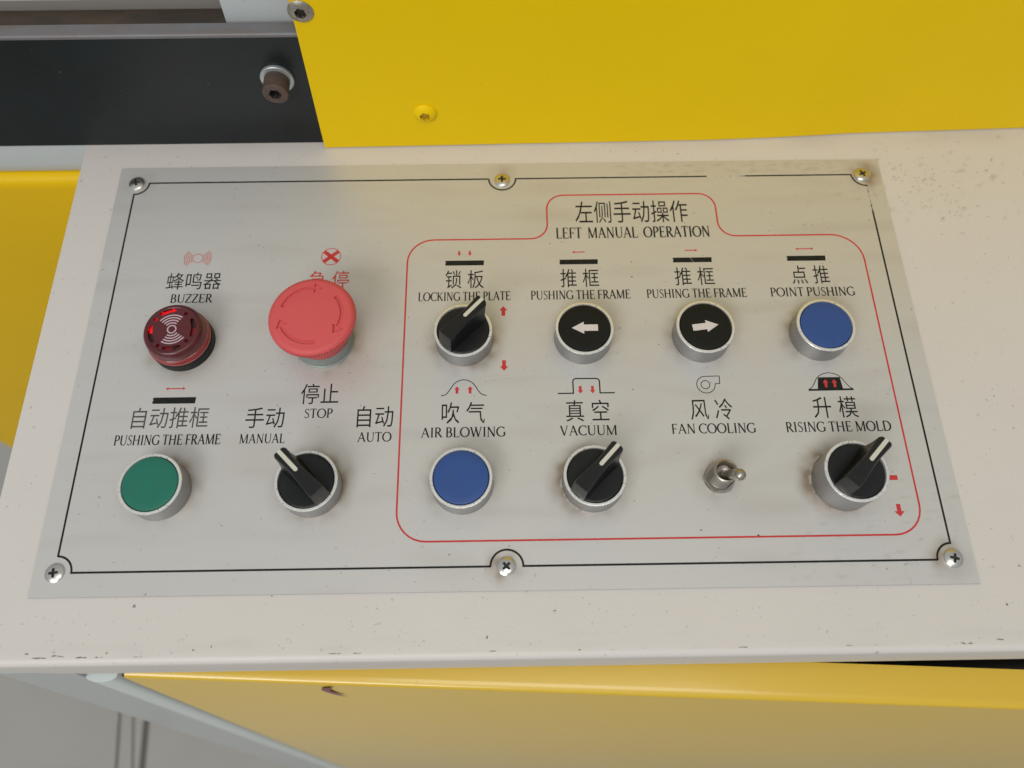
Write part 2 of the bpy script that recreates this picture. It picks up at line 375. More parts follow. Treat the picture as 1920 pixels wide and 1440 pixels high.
for i in ring: V.append((V[i][0], V[i][1], -0.58)); D.append(.4)
FM = [0] * len(F)
for a in range(len(ring)):
    c = (a + 1) % len(ring); F.append((ring[a], nb + a, nb + c, ring[c])); FM.append(1)
me = mesh('sheet', V, F, 30, FM)
at = me.attributes.new('dirt', 'FLOAT', 'POINT'); at.data.foreach_set('value', D)
panel = empty('instrument_plate', (0, 0, 0), 'printed satin aluminium control panel with black border line screwed onto the beige box', 'control panel')
link('metal_sheet', me, panel, [alu, alu_edge])

# printed border with scalloped corners
BX, BY, RR = 190.8, 100.1, 7.0
def bline(pts, w=.72):
    k = Ink(); k.line(pts, w); return k
left = [(-7, BY)] + [(-BX + RR, BY)] + arc(-BX, BY, RR, RR, 0, -90, 10)[1:] + [(-BX, -BY + RR)] + arc(-BX, -BY, RR, RR, 90, 0, 10)[1:] + [(-6.6, -BY)] + arc(.5, -BY, RR, RR, 180, 0, 20)[1:] + [(BX - RR, -BY)] + arc(BX, -BY, RR, RR, 180, 90, 10)[1:]
k = Ink(); k.line([(-6.5, BY), (-BX + RR, BY)] + arc(-BX, BY, RR, RR, 0, -90, 10) + [(-BX, -BY + RR)] + arc(-BX, -BY, RR, RR, 90, 0, 10) + [(-6.5, -BY)] + arc(.5, -BY, RR, RR, 180, 0, 20) + [(BX - RR, -BY)] + arc(BX, -BY, RR, RR, 180, 90, 10) + [(BX, 77.3)], .9)
k.line([(-6.5, BY)] + arc(.5, BY, RR, RR, 180, 360, 20) + [(107.8, BY)], .82)
k.line([(128, BY), (BX - RR, BY)] + arc(BX, BY, RR, RR, 180, 270, 10) + [(BX, 92.4)], .82)
for _ in range(26):
    y = rnd.uniform(78, 91); k.line([(BX + rnd.uniform(-.25, .25), y), (BX + rnd.uniform(-.25, .25), y - rnd.uniform(.3, 1.2))], rnd.uniform(.1, .35))
for _ in range(10):
    x = rnd.uniform(112, 128); k.line([(x, BY + rnd.uniform(-.2, .2)), (x + rnd.uniform(.5, 2), BY + rnd.uniform(-.2, .2))], rnd.uniform(.08, .25))
k.obj('border_line', ink_black, panel, 'thin black border line with scalloped corners, rubbed away near the upper right screw')
# red outline round the manual group
pts = rounded([(-47.3, -89.2, 13), (181.2, -89.2, 13), (181.0, 63.2, 15), (110.2, 63.2, 8.6), (110.2, 89.3, 8.6), (23.2, 89.3, 8.6), (23.2, 63.0, 8.6), (-47.3, 63.0, 13)])
k = Ink(); k.line(pts + [pts[0]], .82); k.obj('red_outline', ink_red, panel, 'red outline with raised tab framing the left manual operation controls')

# ------------------------------------------------------------------ lettering
TK, TN = .135, .07
def glyphs():
    G = {}
    bw = lambda a: TN + (TK + .01 - TN) * abs(math.cos(a)) ** 1.3
    def ser(x, y, a=.09, b=.09): return [(x - a, y, .042), (x + b, y, .042)]
    def stem(x, w=TK, y0=0, y1=1, s=True, a=.09):
        L = [[(x, y0, w), (x, y1, w)]]
        if s: L += [ser(x, .02, a, a), ser(x, .98, a, a)]
        return L
    G['I'] = (.34, stem(.17))
    G['A'] = (.74, [[(.09, 0, TN), (.36, 1, TN)], [(.35, 1.0, TK), (.64, 0, TK)], [(.2, .36, TN), (.53, .36, TN)], ser(.09, .02), ser(.64, .02)])
    G['B'] = (.60, stem(.15) + [[(.15, .98, TN)] + arc(.28, .75, .18, .23, 90, -90, 10, bw) + [(.15, .52, TN)], [(.28, .52, TN)] + arc(.3, .27, .21, .25, 90, -90, 10, bw) + [(.15, .02, TN)]])
    G['C'] = (.70, [arc(.42, .5, .35, .48, 48, 312, 20, bw), [(.655, .72, .04), (.66, .97, .04)], [(.66, .2, .03), (.66, .08, .03)]])
    G['D'] = (.77, stem(.15) + [[(.15, .98, TN)] + arc(.3, .5, .37, .48, 90, -90, 16, bw) + [(.15, .02, TN)]])
    G['E'] = (.60, stem(.15) + [[(.15, .98, TN), (.5, .98, TN)], [(.15, .02, TN), (.53, .02, TN)], [(.15, .52, TN), (.42, .52, TN)], [(.5, 1.0, .035), (.5, .80, .035)], [(.53, 0, .035), (.55, .22, .035)], [(.42, .6, .035), (.42, .43, .035)]])
    G['F'] = (.55, stem(.15) + [[(.15, .98, TN), (.5, .98, TN)], [(.15, .50, TN), (.42, .50, TN)], [(.5, 1.0, .035), (.5, .80, .035)], [(.42, .58, .035), (.42, .41, .035)]])
    G['G'] = (.78, [arc(.42, .5, .35, .48, 48, 318, 20, bw), [(.655, .72, .04), (.66, .97, .04)], [(.67, .44, TK), (.67, .08, TK)], ser(.67, .44)])
    G['H'] = (.78, stem(.15) + stem(.62) + [[(.15, .51, TN), (.62, .51, TN)]])
    G['K'] = (.72, stem(.15) + [[(.19, .44, TN), (.56, .98, TN)], [(.29, .58, TK), (.62, 0, TK)], ser(.56, .98, .08, .08), ser(.63, .02, .08, .08)])
    G['L'] = (.57, stem(.15) + [[(.15, .02, TN), (.51, .02, TN)], [(.51, 0, .035), (.54, .24, .035)]])
    G['M'] = (.92, stem(.14, TN) + [[(.15, .98, TK), (.44, .03, TK)], [(.44, .03, TN), (.75, .98, TN)]] + stem(.77))
    G['N'] = (.77, stem(.14, TN) + [[(.14, .99, TK), (.62, .01, TK)]] + [[(.62, 0, TN), (.62, 1, TN)], ser(.62, .98)])
    G['O'] = (.82, [arc(.41, .5, .34, .48, 0, 360, 28, bw)])
    G['P'] = (.57, stem(.15) + [[(.15, .98, TN)] + arc(.28, .73, .21, .25, 90, -90, 12, bw) + [(.15, .48, TN)]])
    G['R'] = (.66, stem(.15) + [[(.15, .98, TN)] + arc(.28, .74, .2, .24, 90, -90, 12, bw) + [(.15, .5, TN)], [(.3, .5, TK), (.6, 0, TK)], ser(.61, .02, .05, .06)])
    G['S'] = (.50, [[(.41, .80, .035), (.37, .92, TN), (.27, .98, TN), (.15, .92, .07), (.1, .80, .08), (.13, .67, .10), (.25, .55, .11), (.36, .44, .11), (.42, .30, .09), (.41, .17, .08), (.34, .06, .06), (.22, .02, TN), (.13, .07, TN), (.09, .2, .035)], [(.41, .78, .03), (.41, .97, .03)], [(.09, .23, .03), (.09, .03, .03)]])
    G['T'] = (.62, stem(.31) + [[(.05, .98, TN), (.57, .98, TN)], [(.05, 1, .035), (.04, .80, .035)], [(.57, 1, .035), (.58, .80, .035)]])
    G['U'] = (.74, [[(.15, 1, TK), (.15, .34, TK)] + arc(.38, .34, .23, .32, 180, 360, 14, lambda a: TN + (TK - TN) * max(0, -math.cos(a))) + [(.61, 1, TN)], ser(.15, .98), ser(.61, .98)])
    G['V'] = (.70, [[(.09, 1, TK), (.35, 0, TK)], [(.35, 0, TN), (.60, 1, TN)], ser(.09, .98), ser(.60, .98)])
    G['W'] = (1.0, [[(.09, 1, TK), (.31, 0, TK)], [(.31, 0, TN), (.51, 1, TN)], [(.46, 1, TK), (.68, 0, TK)], [(.68, 0, TN), (.90, 1, TN)], ser(.09, .98), ser(.90, .98), ser(.47, .98)])
    G['Z'] = (.60, [[(.06, .98, TN), (.53, .98, TN)], [(.5, .97, TK), (.08, .03, TK)], [(.05, .02, TN), (.54, .02, TN)], [(.06, 1, .035), (.05, .8, .035)], [(.54, 0, .035), (.56, .22, .035)]])
    return G
GL = glyphs()
LATIN = [('BUZZER', (-152.1, 28.9, 20.7, 4.7)), ('STOP', (-85.1, -31.9, 13.2, 4.5)), ('MANUAL', (-109.6, -43.7, 20.8, 4.5)), ('AUTO', (-58.8, -43.7, 15.6, 4.5)),
         ('PUSHING THE FRAME', (-152.4, -43.8, 48.3, 4.8)), ('LEFT  MANUAL  OPERATION', (66.5, 62.9, 78.5, 6.4)), ('LOCKING THE PLATE', (-18.7, 28.0, 45.4, 4.8)),
         ('PUSHING THE FRAME', (38.2, 28.0, 49.1, 4.9)), ('PUSHING THE FRAME', (95.1, 28.0, 49.3, 4.9)), ('POINT PUSHING', (152.0, 28.0, 41.7, 4.9)),
         ('AIR BLOWING', (-18.6, -42.1, 38.6, 4.7)), ('VACUUM', (38.4, -42.1, 26.2, 4.7)), ('FAN COOLING', (95.3, -42.0, 38.6, 4.7)), ('RISING THE MOLD', (152.3, -42.0, 48.4, 4.8))]
where = ['above the buzzer', 'below the red stop button', 'at upper left of the lower left switch', 'at upper right of the lower left switch', 'above the green button',
         'in the tab of the red outline', 'behind the upper selector switch', 'above the left arrow button', 'above the right arrow button', 'above the upper blue button',
         'above the lower blue button', 'above the middle selector switch', 'above the toggle switch', 'above the lower right selector switch']
def latin(text, cx, y0, W, H):
    adv = sum(GL[c][0] if c != ' ' else .24 for c in text); sx = W / adv; x = cx - W / 2; k = Ink()
    for c in text:
        if c == ' ': x += .24 * sx; continue
        a, st = GL[c]
        for s in st:
            # slight stretch handled by anisotropic scaling of centre lines, widths by the mean scale
            k.line([(x + p[0] * sx, y0 + p[1] * H, p[2] * (sx * .55 + H * .45)) for p in s], 1)
        x += a * sx
    return k
for (t, q), w in zip(LATIN, where):
    latin(t, *q).obj('lettering', ink_black, panel, 'black lettering reading %s %s' % (' '.join(t.split()), w))
CJK = [('蜂鸣器', 0, (-152.2, 36.2, 26.9, 9.6)), ('急 停', 1, (-85.6, 35.7, 19.6, 10.1)), ('自动推框', 0, (-152.7, -35.9, 34.9, 10.2)), ('手动', 0, (-109.4, -36.4, 17.7, 10.0)),
       ('停止', 0, (-85.2, -25.1, 17.5, 10.2)), ('自动', 0, (-59.0, -36.8, 16.6, 10.4)), ('左侧手动操作', 0, (66.6, 71.9, 57.8, 13.4)), ('锁 板', 0, (-18.7, 34.8, 19.0, 10.4)),
       ('推 框', 0, (38.2, 34.7, 19.0, 10.4)), ('推 框', 0, (95.0, 34.9, 19.5, 10.3)), ('点 推', 0, (152.4, 34.9, 18.6, 10.4)), ('吹 气', 0, (-18.7, -35.6, 19.8, 10.5)),
       ('真 空', 0, (38.4, -35.4, 19.8, 10.5)), ('风 冷', 0, (95.4, -35.5, 19.4, 10.4)), ('升 模', 0, (152.4, -35.4, 20.4, 10.5))]
whc = ['above BUZZER', 'half hidden behind the red stop button', 'above the green button', 'above MANUAL', 'above STOP', 'above AUTO', 'in the tab of the red outline', 'above LOCKING THE PLATE',
       'above the left arrow button', 'above the right arrow button', 'above POINT PUSHING', 'above AIR BLOWING', 'above VACUUM', 'above FAN COOLING', 'above RISING THE MOLD']
bpy.context.view_layer.update()
for (t, red, (cx, y0, W, H)), w in zip(CJK, whc):
    cu = bpy.data.curves.new('lettering', 'FONT'); cu.body = t; cu.resolution_u = 2; cu.offset = 0.0
    cu.fill_mode = 'FRONT'
    to = bpy.data.objects.new('tmp', cu); C.objects.link(to); bpy.context.view_layer.update()
    me = bpy.data.meshes.new_from_object(to.evaluated_get(bpy.context.evaluated_depsgraph_get()))
    bpy.data.objects.remove(to); bpy.data.curves.remove(cu)
    xs = [v.co.x for v in me.vertices]; ys = [v.co.y for v in me.vertices]
    sx = W / (max(xs) - min(xs)); sy = H / (max(ys) - min(ys)); mx = (max(xs) + min(xs)) / 2; my = min(ys)
    for v in me.vertices: v.co = ((cx + (v.co.x - mx) * sx) * S, (y0 + (v.co.y - my) * sy) * S, .025 * S)
    me.materials.clear(); me.update()
    o = link('lettering', me, panel, ink_red if red else (ink_worn if t == '自动推框' else ink_black))
    o['label'] = '%s Chinese characters %s %s' % ('red' if red else 'black', t.replace(' ', ''), w)

# ------------------------------------------------------------------ printed symbols
def sym(k, mat, label): k.obj('symbol', mat, panel, label)
k = Ink(); k.line(arc(-152.2, 54, 2.5, 2.5, 0, 360, 28), .28)
for i in range(5):
    r = 3.3 + i * .85
    for c0 in (0, 180): k.line(arc(-152.2, 54, r, r * 1.0, c0 - 40, c0 + 40, 10), .26)
sym(k, ink_red, 'red sound wave symbol above the buzzer')
k = Ink(); k.line(arc(-85.6, 54, 4.75, 4.75, 0, 360, 36), .4)
for a in (40, 140): d = Vector((math.cos(math.radians(a)), math.sin(math.radians(a)))) * 4.6; k.line([(-85.6 - d.x, 54 - d.y), (-85.6 + d.x, 54 + d.y)], 2.0)
sym(k, ink_red, 'red circled cross above the emergency stop')
def bar(cx, cy, w, h, lab):
    k = Ink(); x0 = cx - w / 2; x1 = cx + w / 2; y0 = cy - h / 2; y1 = cy + h / 2
    k.poly([(x0 + .2, y0), (x1 - .1, y0 - .05), (x1 + .1, y1), (x0 + .3, y1), (x0, cy + h * .25), (x0 + .45, cy + .1), (x0, cy - .3)]); sym(k, ink_black, lab)
bar(-152.3, -22.3, 19.9, 3.1, 'thick black bar under the double arrow above the green button')
bar(-18.8, 49.3, 19.3, 2.8, 'thick black bar above the locking captions')
bar(38.1, 49.1, 19.2, 2.8, 'thick black bar under the left pointing red arrow')
bar(94.9, 49.4, 19.5, 2.8, 'thick black bar under the right pointing red arrow')
bar(151.9, 49.5, 19.4, 2.9, 'thick black bar above the point pushing captions')
def darrow(x0, x1, y, lab, l=1, r=1):
    k = Ink(); k.line([(x0 + (.8 if l else 0), y), (x1 - (.8 if r else 0), y)], .55)
    if l: k.poly([(x0, y), (x0 + 1.5, y - .85), (x0 + 1.2, y), (x0 + 1.5, y + .85)])
    if r: k.poly([(x1, y), (x1 - 1.5, y + .85), (x1 - 1.2, y), (x1 - 1.5, y - .85)])
    sym(k, ink_red, lab)
darrow(-157.2, -147.8, -16.4, 'thin red double arrow above the green button'); darrow(35.0, 41.4, 54.8, 'thin red arrow pointing left', 1, 0)
darrow(91.7, 98.2, 55.0, 'thin red arrow pointing right', 0, 1); darrow(147.3, 156.6, 55.0, 'thin red double arrow above POINT PUSHING')
k = Ink()
for x in (-21.5, -16.2): k.arrow(x, 56.3, x, 53.4, .9, 2.0, 1.5)
sym(k, ink_red, 'pair of small red arrows pointing down above the black bar')
k = Ink(); k.arrow(.3, 19.4, .3, 24.7, 1.8, 4.0, 2.4); sym(k, ink_red, 'red arrow pointing up beside the upper selector switch')
k = Ink(); k.arrow(.3, -4.2, .3, -9.7, 1.8, 4.0, 2.4); sym(k, ink_red, 'red arrow pointing down beside the upper selector switch')
k = Ink(); dome = [(-29.1, -21.8), (-27.8, -21.7), (-26.6, -21.0), (-25.6, -19.8), (-24.4, -17.9), (-23.3, -16.2), (-22.0, -15.0), (-20.4, -14.2), (-18.6, -13.9), (-16.8, -14.2), (-15.2, -15.0), (-13.9, -16.2), (-12.8, -17.9), (-11.6, -19.8), (-10.6, -21.0), (-9.4, -21.7), (-8.0, -21.9)]
k.line(dome, .42); sym(k, ink_black, 'thin black dome outline above AIR BLOWING')
k = Ink()
for x in (-21.7, -15.6): k.arrow(x, -20.9, x, -17.2, 1.3, 2.6, 1.6)
sym(k, ink_red, 'pair of red arrows pointing up inside the dome outline')
k = Ink(); k.line(rounded([(25.1, -21.5, 0), (32.3, -21.5, 0), (32.3, -14.1, 1.6), (44.7, -14.2, 1.6), (44.7, -21.5, 0), (51.5, -21.5, 0)], closed=False), .62); sym(k, ink_black, 'black hat shaped line above VACUUM')
k = Ink()
for x in (35.6, 41.3): k.arrow(x, -17.9, x, -21.7, 1.3, 2.6, 1.6)
sym(k, ink_red, 'pair of red arrows pointing down inside the hat shaped line')
k = Ink(); k.line(arc(94, -18.1, 2.05, 2.05, 0, 360, 26), .38)
k.line([(100.9, -13.8), (95.0, -13.9)] + arc(94.2, -18.1, 4.25, 4.2, 92, 352, 24) + [(98.6, -17.7), (100.7, -17.6), (100.9, -13.8)], .38); sym(k, ink_black, 'thin black blower outline above FAN COOLING')
k = Ink(); k.line([(141.6, -21.5), (162.6, -21.4)], .95); k.poly([(145.9, -21.4), (157.8, -21.4), (157.2, -15.2), (147.0, -15.2)]); sym(k, ink_black, 'black block on a baseline above RISING THE MOLD')
k = Ink(.06); k.line([(141.9, -21.2), (143.2, -20.4), (144.2, -19.2), (145.1, -17.6), (146.2, -15.8), (147.6, -14.4), (149.6, -13.4), (152.2, -12.9), (154.8, -13.4), (156.7, -14.4), (158.1, -15.9), (159.2, -17.7), (160.2, -19.3), (161.2, -20.4), (162.3, -21.1)], .34); sym(k, ink_black, 'thin arched line over the black block')
k = Ink(.09)
for x in (150.1, 154.2): k.arrow(x, -20.3, x, -16.2, 1.2, 2.7, 1.8)
sym(k, ink_red, 'pair of red arrows pointing up on the black block')
k = Ink(); k.poly([(168.5, -65.0), (174.2, -65.0), (174.2, -62.8), (168.5, -62.8)]); sym(k, ink_red, 'red bar peeping out beside the lower right selector switch')
k = Ink(); k.arrow(171.9, -75.8, 171.9, -81.4, 1.9, 4.6, 2.4); sym(k, ink_red, 'red arrow pointing down below the lower right selector switch')
# fine scratches and stuck crumbs on the sheet
k = Ink(.012)
for x0, y0, x1, y1, w in ((-112, 62, -20, 46, .12), (120, 38, 170, -20, .14), (100, 30, 118, -40, .10), (-100, 5, -92, -18, .18), (60, 44, 130, 40, .1), (-10, -14, 6, -12, .2), (130, 60, 168, 30, .1), (90, 58, 112, 20, .1), (-60, -2, -50, 26, .1)):
    k.line([(x0 + (x1 - x0) * i / 6 + rnd.uniform(-.5, .5), y0 + (y1 - y0) * i / 6 + rnd.uniform(-.5, .5)) for i in range(7)], w)
sc = M('light_scratch', (0.66, 0.65, 0.62), 0.35, metal=0.3); k.obj('scratches', sc, panel, 'faint pale scratches across the metal sheet')['kind'] = 'stuff'
k = Ink(.012)
for x0, y0, l in ((-24.1, -94.9, 1.0), (1.6, -91.6, .8), (56.0, 12, .9), (-38, -86, .5), (64, 40, 1.2), (-112, -8, .6), (84.5, -86, 1.1), (109, -88.5, 1.3), (74, 3, .8), (-104.5, -4.5, .6), (28, -2, .7), (10, 33, .5), (178, -24, .8), (-66, -26, .7), (60, -20, .9), (132, -52, .6), (-120, 60, .7), (24, 60, .9), (30, 61, .7), (136, 66, .8), (158, 69, .9), (100.5, 52.0, .6)):
    a = rnd.uniform(0, PI); n_ = 7
    k.poly([(x0 + l * .5 * rnd.uniform(.6, 1.1) * math.cos(a + 2 * PI * i / n_), y0 + l * .32 * rnd.uniform(.6, 1.1) * math.sin(a + 2 * PI * i / n_)) for i in range(n_)])
for _ in range(170):
    x0 = rnd.uniform(-195, 195); y0 = rnd.uniform(-108, 108); l = rnd.choice((.25, .3, .35, .5)); a = rnd.uniform(-.4, .4)
    k.line([(x0, y0), (x0 + l * math.cos(a), y0 + l * math.sin(a))], .18)
k.obj('dirt_crumbs', M('brown_dirt', (0.06, 0.045, 0.035), .8), panel, 'tiny dark crumbs stuck on the metal sheet')['kind'] = 'stuff'

# ------------------------------------------------------------------ panel screws
def screw_z(r, a):
    z = 2.0 * math.sqrt(max(0, 1 - (r / 4.6) ** 2)) - .35 if r < 4.05 else 0.0
    x, y = abs(r * math.cos(a)), abs(r * math.sin(a))
    if (x < .48 and y < 1.95) or (y < .48 and x < 1.95) or x + y < 1.15: z -= 1.15 - .25 * r
    return z
def screw_m(r, a):
    x, y = abs(r * math.cos(a)), abs(r * math.sin(a))
    return 1 if (x < .5 and y < 1.98) or (y < .5 and x < 1.98) or x + y < 1.15 else 0
sm = polar('screw', [.25 * i for i in range(1, 16)] + [3.95, 4.08], 96, screw_z, screw_m, 32, skirt=[(4.12, -.02)])
sm.materials.append(chrome); sm.materials.append(cross_m)
for (x, y, a) in ((-190.3, 99.7, .25), (.4, 99.0, 0), (189.2, 99.7, .5), (-190.6, -100.2, .12), (.3, -100.2, .75), (190.5, -99.7, -.25)):
    o = bpy.data.objects.new('screw', sm); C.objects.link(o); o.parent = panel; o.location = (x * S, y * S, 0); o.rotation_euler = (0, 0, a)

# ------------------------------------------------------------------ push buttons
def bezel_parts(root, h):
    link('bezel', bez[h][0], root, ()); link('bezel_rim', bez[h][1], root, ())
def make_bez(h):
    V, F = lathe([(13.7, 0), (13.75, .5), (13.65, .9), (13.65, h - .9), (13.62, h - .3)], 96)
    a = mesh('bezel', V, F, 30); a.materials.append(bezel_m)
    V, F = lathe([(13.62, h - .3), (13.4, h - .06), (13.1, h), (12.35, h - .02), (12.2, h - .25), (12.15, h - 2.6), (0, h - 2.6)], 96)
    FM = [1 if i >= 5 * 96 else 0 for i in range(len(F))]
    b_ = mesh('bezel_rim', V, F, 34, FM); b_.materials.append(rim_m); b_.materials.append(gap_m)
    return a, b_
bez = {11: make_bez(11), 16: make_bez(16)}
cap_mesh = lathe_mesh('cap', [(11.85, 8.5), (11.85, 10.55), (11.7, 10.85), (11.2, 10.98), (8, 11.02), (4, 11.04), (0, 11.05)], 96)
def push_button(x, y, mat, label, arrow=None):
    t = empty('push_button', (x, y, 0), label, 'push button', 'round push buttons on the panel')
    bezel_parts(t, 11)
    me = cap_mesh.copy(); link('cap', me, t, mat)
    if arrow is not None:
        k = Ink(11.1); d = arrow[0]; a = arrow[1]; pts = [(-6.2, -1.65), (.3, -1.65), (.3, -3.1), (6.0, 0), (.3, 3.1), (.3, 1.65), (-6.2, 1.65)]
        k.poly([(d * (p * math.cos(a) - q * math.sin(a)), p * math.sin(a) + q * math.cos(a)) for p, q in pts])
        k.obj('arrow_print', white_print, t, 'white block arrow pointing %s' % ('left' if d < 0 else 'right'))
    return t
push_button(COLX[0] + .2, ROWB - .4, green_m, 'green push button at the lower left end of the panel')
push_button(COLX[2], ROWB + .4, blue_m, 'blue push button below the AIR BLOWING lettering')
push_button(COLX[3] - .3, ROWT, blackcap_m, 'black push button with white arrow pointing left', (-1, 0.0))
push_button(COLX[4] - .6, ROWT, blackcap_m, 'black push button with white arrow pointing right', (1, .12))
push_button(COLX[5] - .2, ROWT, blue_m, 'blue push button at the upper right below POINT PUSHING')

# ------------------------------------------------------------------ selector switches
def handle_mesh(h):
    ztop = h + 11.4
    sec = []   # u_top, u_bot, half top, half bottom
    for ut, ub, wt, wb in ((-11.1, -12.2, 3.0, 3.3), (-10.9, -12.0, 3.55, 3.75), (-8, -9, 3.5, 3.95), (-4, -4.8, 3.15, 4.0), (0, 0, 2.8, 4.0), (4, 3.4, 2.62, 4.2),
                           (8, 6.6, 2.75, 4.5), (11, 9, 2.95, 4.8), (13.0, 10.3, 3.1, 4.6), (13.6, 10.8, 2.75, 3.6), (13.8, 11.0, 2.0, 2.4)):
        sec.append((ut, ub, wt, wb))
    V = []; F = []; prof = [0, .08, .25, .5, .75, .93, 1.0]
    for ut, ub, wt, wb in sec:
        row = []
        for t in prof:      # left side bottom -> top, concave flare
            w = wt + (wb - wt) * (1 - t) ** 2.6
            if t == 1.0: w = wt - .45
            row.append((ub + (ut - ub) * t, w, (h - .75) + (ztop - h + .75) * t))
        row2 = [(u, -w, z) for u, w, z in reversed(row)]
        V += row + row2
    n = len(prof) * 2
    for i in range(len(sec) - 1):
        for j in range(n - 1):
            a = i * n + j; F.append((a, a + 1, a + n + 1, a + n))
    F.append(tuple(range(n - 1, -1, -1))); F.append(tuple(range((len(sec) - 1) * n, len(sec) * n)))
    me = mesh('handle', V, F, 42)
    bm = bmesh.new(); bm.from_mesh(me); bmesh.ops.recalc_face_normals(bm, faces=bm.faces[:]); bm.to_mesh(me); bm.free()
    me.polygons.foreach_set('use_smooth', [True] * len(me.polygons)); me.set_sharp_from_angle(angle=math.radians(42)); me.materials.append(knob_m)
    pts = [(13.86, -.88), (13.86, .88), (2.6, .88)] + [(2.4 - .88 * math.sin(a), .88 * math.cos(a)) for a in [PI * i / 8 for i in range(9)]] + [(2.6, -.88)]
    V, F = prism(pts[::-1] if False else pts, ztop - 1.2, ztop + .06)
    p = mesh('pointer_line', V, F)
    bm = bmesh.new(); bm.from_mesh(p); bmesh.ops.recalc_face_normals(bm, faces=bm.faces[:]); bm.to_mesh(p); bm.free(); p.materials.append(cream)
    d = lathe_mesh('dial', [(11.9, h - 2.4), (11.9, h - .75), (11.6, h - .5), (10.8, h - .45), (7, h - .7), (0, h - .85)], 96); d.materials.append(knob_m)
    return me, p, d
HM = {11: handle_mesh(11), 16: handle_mesh(16)}
def selector(x, y, h, ang, label):
    t = empty('selector_switch', (x, y, 0), label, 'selector switch', 'black selector switches on the panel', math.radians(ang))
    bezel_parts(t, h)
    link('dial', HM[h][2], t, ()); hd = link('handle', HM[h][0], t, ()); link('pointer_line', HM[h][1], hd, ())
    return t
selector(COLX[2] + .2, ROWT - .2, 11, 47, 'black selector switch on the upper row beside two red arrows, pointing up right')
selector(COLX[1] + .1, ROWB, 11, 134.5, 'black selector switch below MANUAL and AUTO, its white line pointing up left')
selector(COLX[3] + .6, ROWB + .5, 11, 47, 'black selector switch below the VACUUM lettering, pointing up right')
selector(149.4, ROWB - .6, 16, 45.5, 'black selector switch at the lower right, standing taller than the others')

# ------------------------------------------------------------------ toggle switch
t = empty('toggle_switch', (95.0, -63.2, 0), 'small silver toggle switch with hex nut below the FAN COOLING lettering', 'toggle switch')
hexp = [(7.5 * math.cos(math.radians(3 + 60 * i)), 7.5 * math.sin(math.radians(3 + 60 * i))) for i in range(6)]
bm = bmesh.new(); V, F = prism(hexp, .5, 2.6); vs_ = [bm.verts.new(Vector(v) * S) for v in V]; [bm.faces.new([vs_[i] for i in f]) for f in F]
bmesh.ops.bevel(bm, geom=bm.edges[:], offset=.35 * S, segments=2, affect='EDGES'); me = bpy.data.meshes.new('hex_nut'); bm.to_mesh(me); bm.free(); link('hex_nut', me, t, toggle_m)
link('lock_washer', lathe_mesh('lock_washer', [(6.9, 0), (6.9, .45), (5, .5)], 48), t, toggle_m)
prof = [(5.6, 2.4)]
z = 2.6
while z < 11.0: prof += [(5.25, z), (5.0, z + .3)]; z += .6
prof += [(5.15, 11.4), (5.15, 12.2), (4.9, 12.6), (4.4, 12.7), (4.15, 12.5), (4.0, 9.0), (3.4, 8.2), (0, 8.0)]
link('bushing', lathe_mesh('bushing', prof, 64, smooth=50), t, toggle_m)
kw = link('keyway', box_mesh('keyway', -.8, .8, -.35, .35, 3.0, 9.8, .1), t, gap_m, (2.9, -4.25, 0), (0, 0, math.radians(34)))
lv = lathe_mesh('lever', [(1.5, 0), (1.7, 3), (2.1, 8), (2.5, 12), (2.65, 13.6), (2.5, 15.0), (1.9, 16.1), (1.0, 16.7), (0, 16.8)], 40)
lo = link('lever', lv, t, toggle_m, (0, 0, 8.1)); d = Vector((2.9, -4.6, 14)); lo.rotation_euler = d.to_track_quat('Z', 'Y').to_euler()

# ------------------------------------------------------------------ emergency stop
t = empty('emergency_stop_button', (-85.3, 7.3, 0), 'large red mushroom emergency stop button with three turning arrows', 'stop button')
link('collar', lathe_mesh('collar', [(14.4, 0), (14.4, .6), (13.9, 1.0), (13.9, 6.2), (13.3, 7.0), (11, 7.1)], 96), t, collar_m)
link('neck', lathe_mesh('neck', [(13.0, 6.5), (13.3, 9.5), (14.4, 14), (16.4, 19.6), (18.3, 22.6)], 96), t, estop_m)
H0 = 26.4
ARR = ((163, 76), (42, -38), (-78, -168))
def in_arrow(r, deg):
    for a0, a1 in ARR:
        t_ = (a0 - deg) % 360; L = a0 - a1
        if 0 <= t_ <= L - 11 and 12.8 < r < 14.5: return True
        if L - 12 <= t_ <= L + 3:
            f = (t_ - (L - 12)) / 15.0; hw = 2.5 * (1 - f)
            if abs(r - 13.65) < hw: return True
    return False
def est_z(r, a):
    if r <= 16.2: z = H0 + .75 - .75 * (r / 16.2) ** 2
    else:
        q = min(1, (r - 16.2) / 3.0); z = H0 - 2.0 * (1 - math.sqrt(max(0, 1 - q * q)))
    if 10 < r < 18 and in_arrow(r, math.degrees(a)): z -= .85
    return z
radii = [2, 4, 6, 8, 9.5, 10.6] + [10.6 + .2 * i for i in range(1, 34)] + [17.5, 17.9, 18.3, 18.65, 18.95, 19.2]
link('mushroom_head', polar('mushroom_head', radii, 540, est_z, smooth=24), t, estop_m)
link('knurled_rim', lathe_mesh('knurled_rim', [(17.6, 22.4), (19.0, 22.6), (19.1, 22.9), (19.1, 24.7), (19.0, 25.0), (18.6, 25.1)], 200, {1: .5, 2: .55, 3: .55, 4: .4}, 20), t, estop_m)

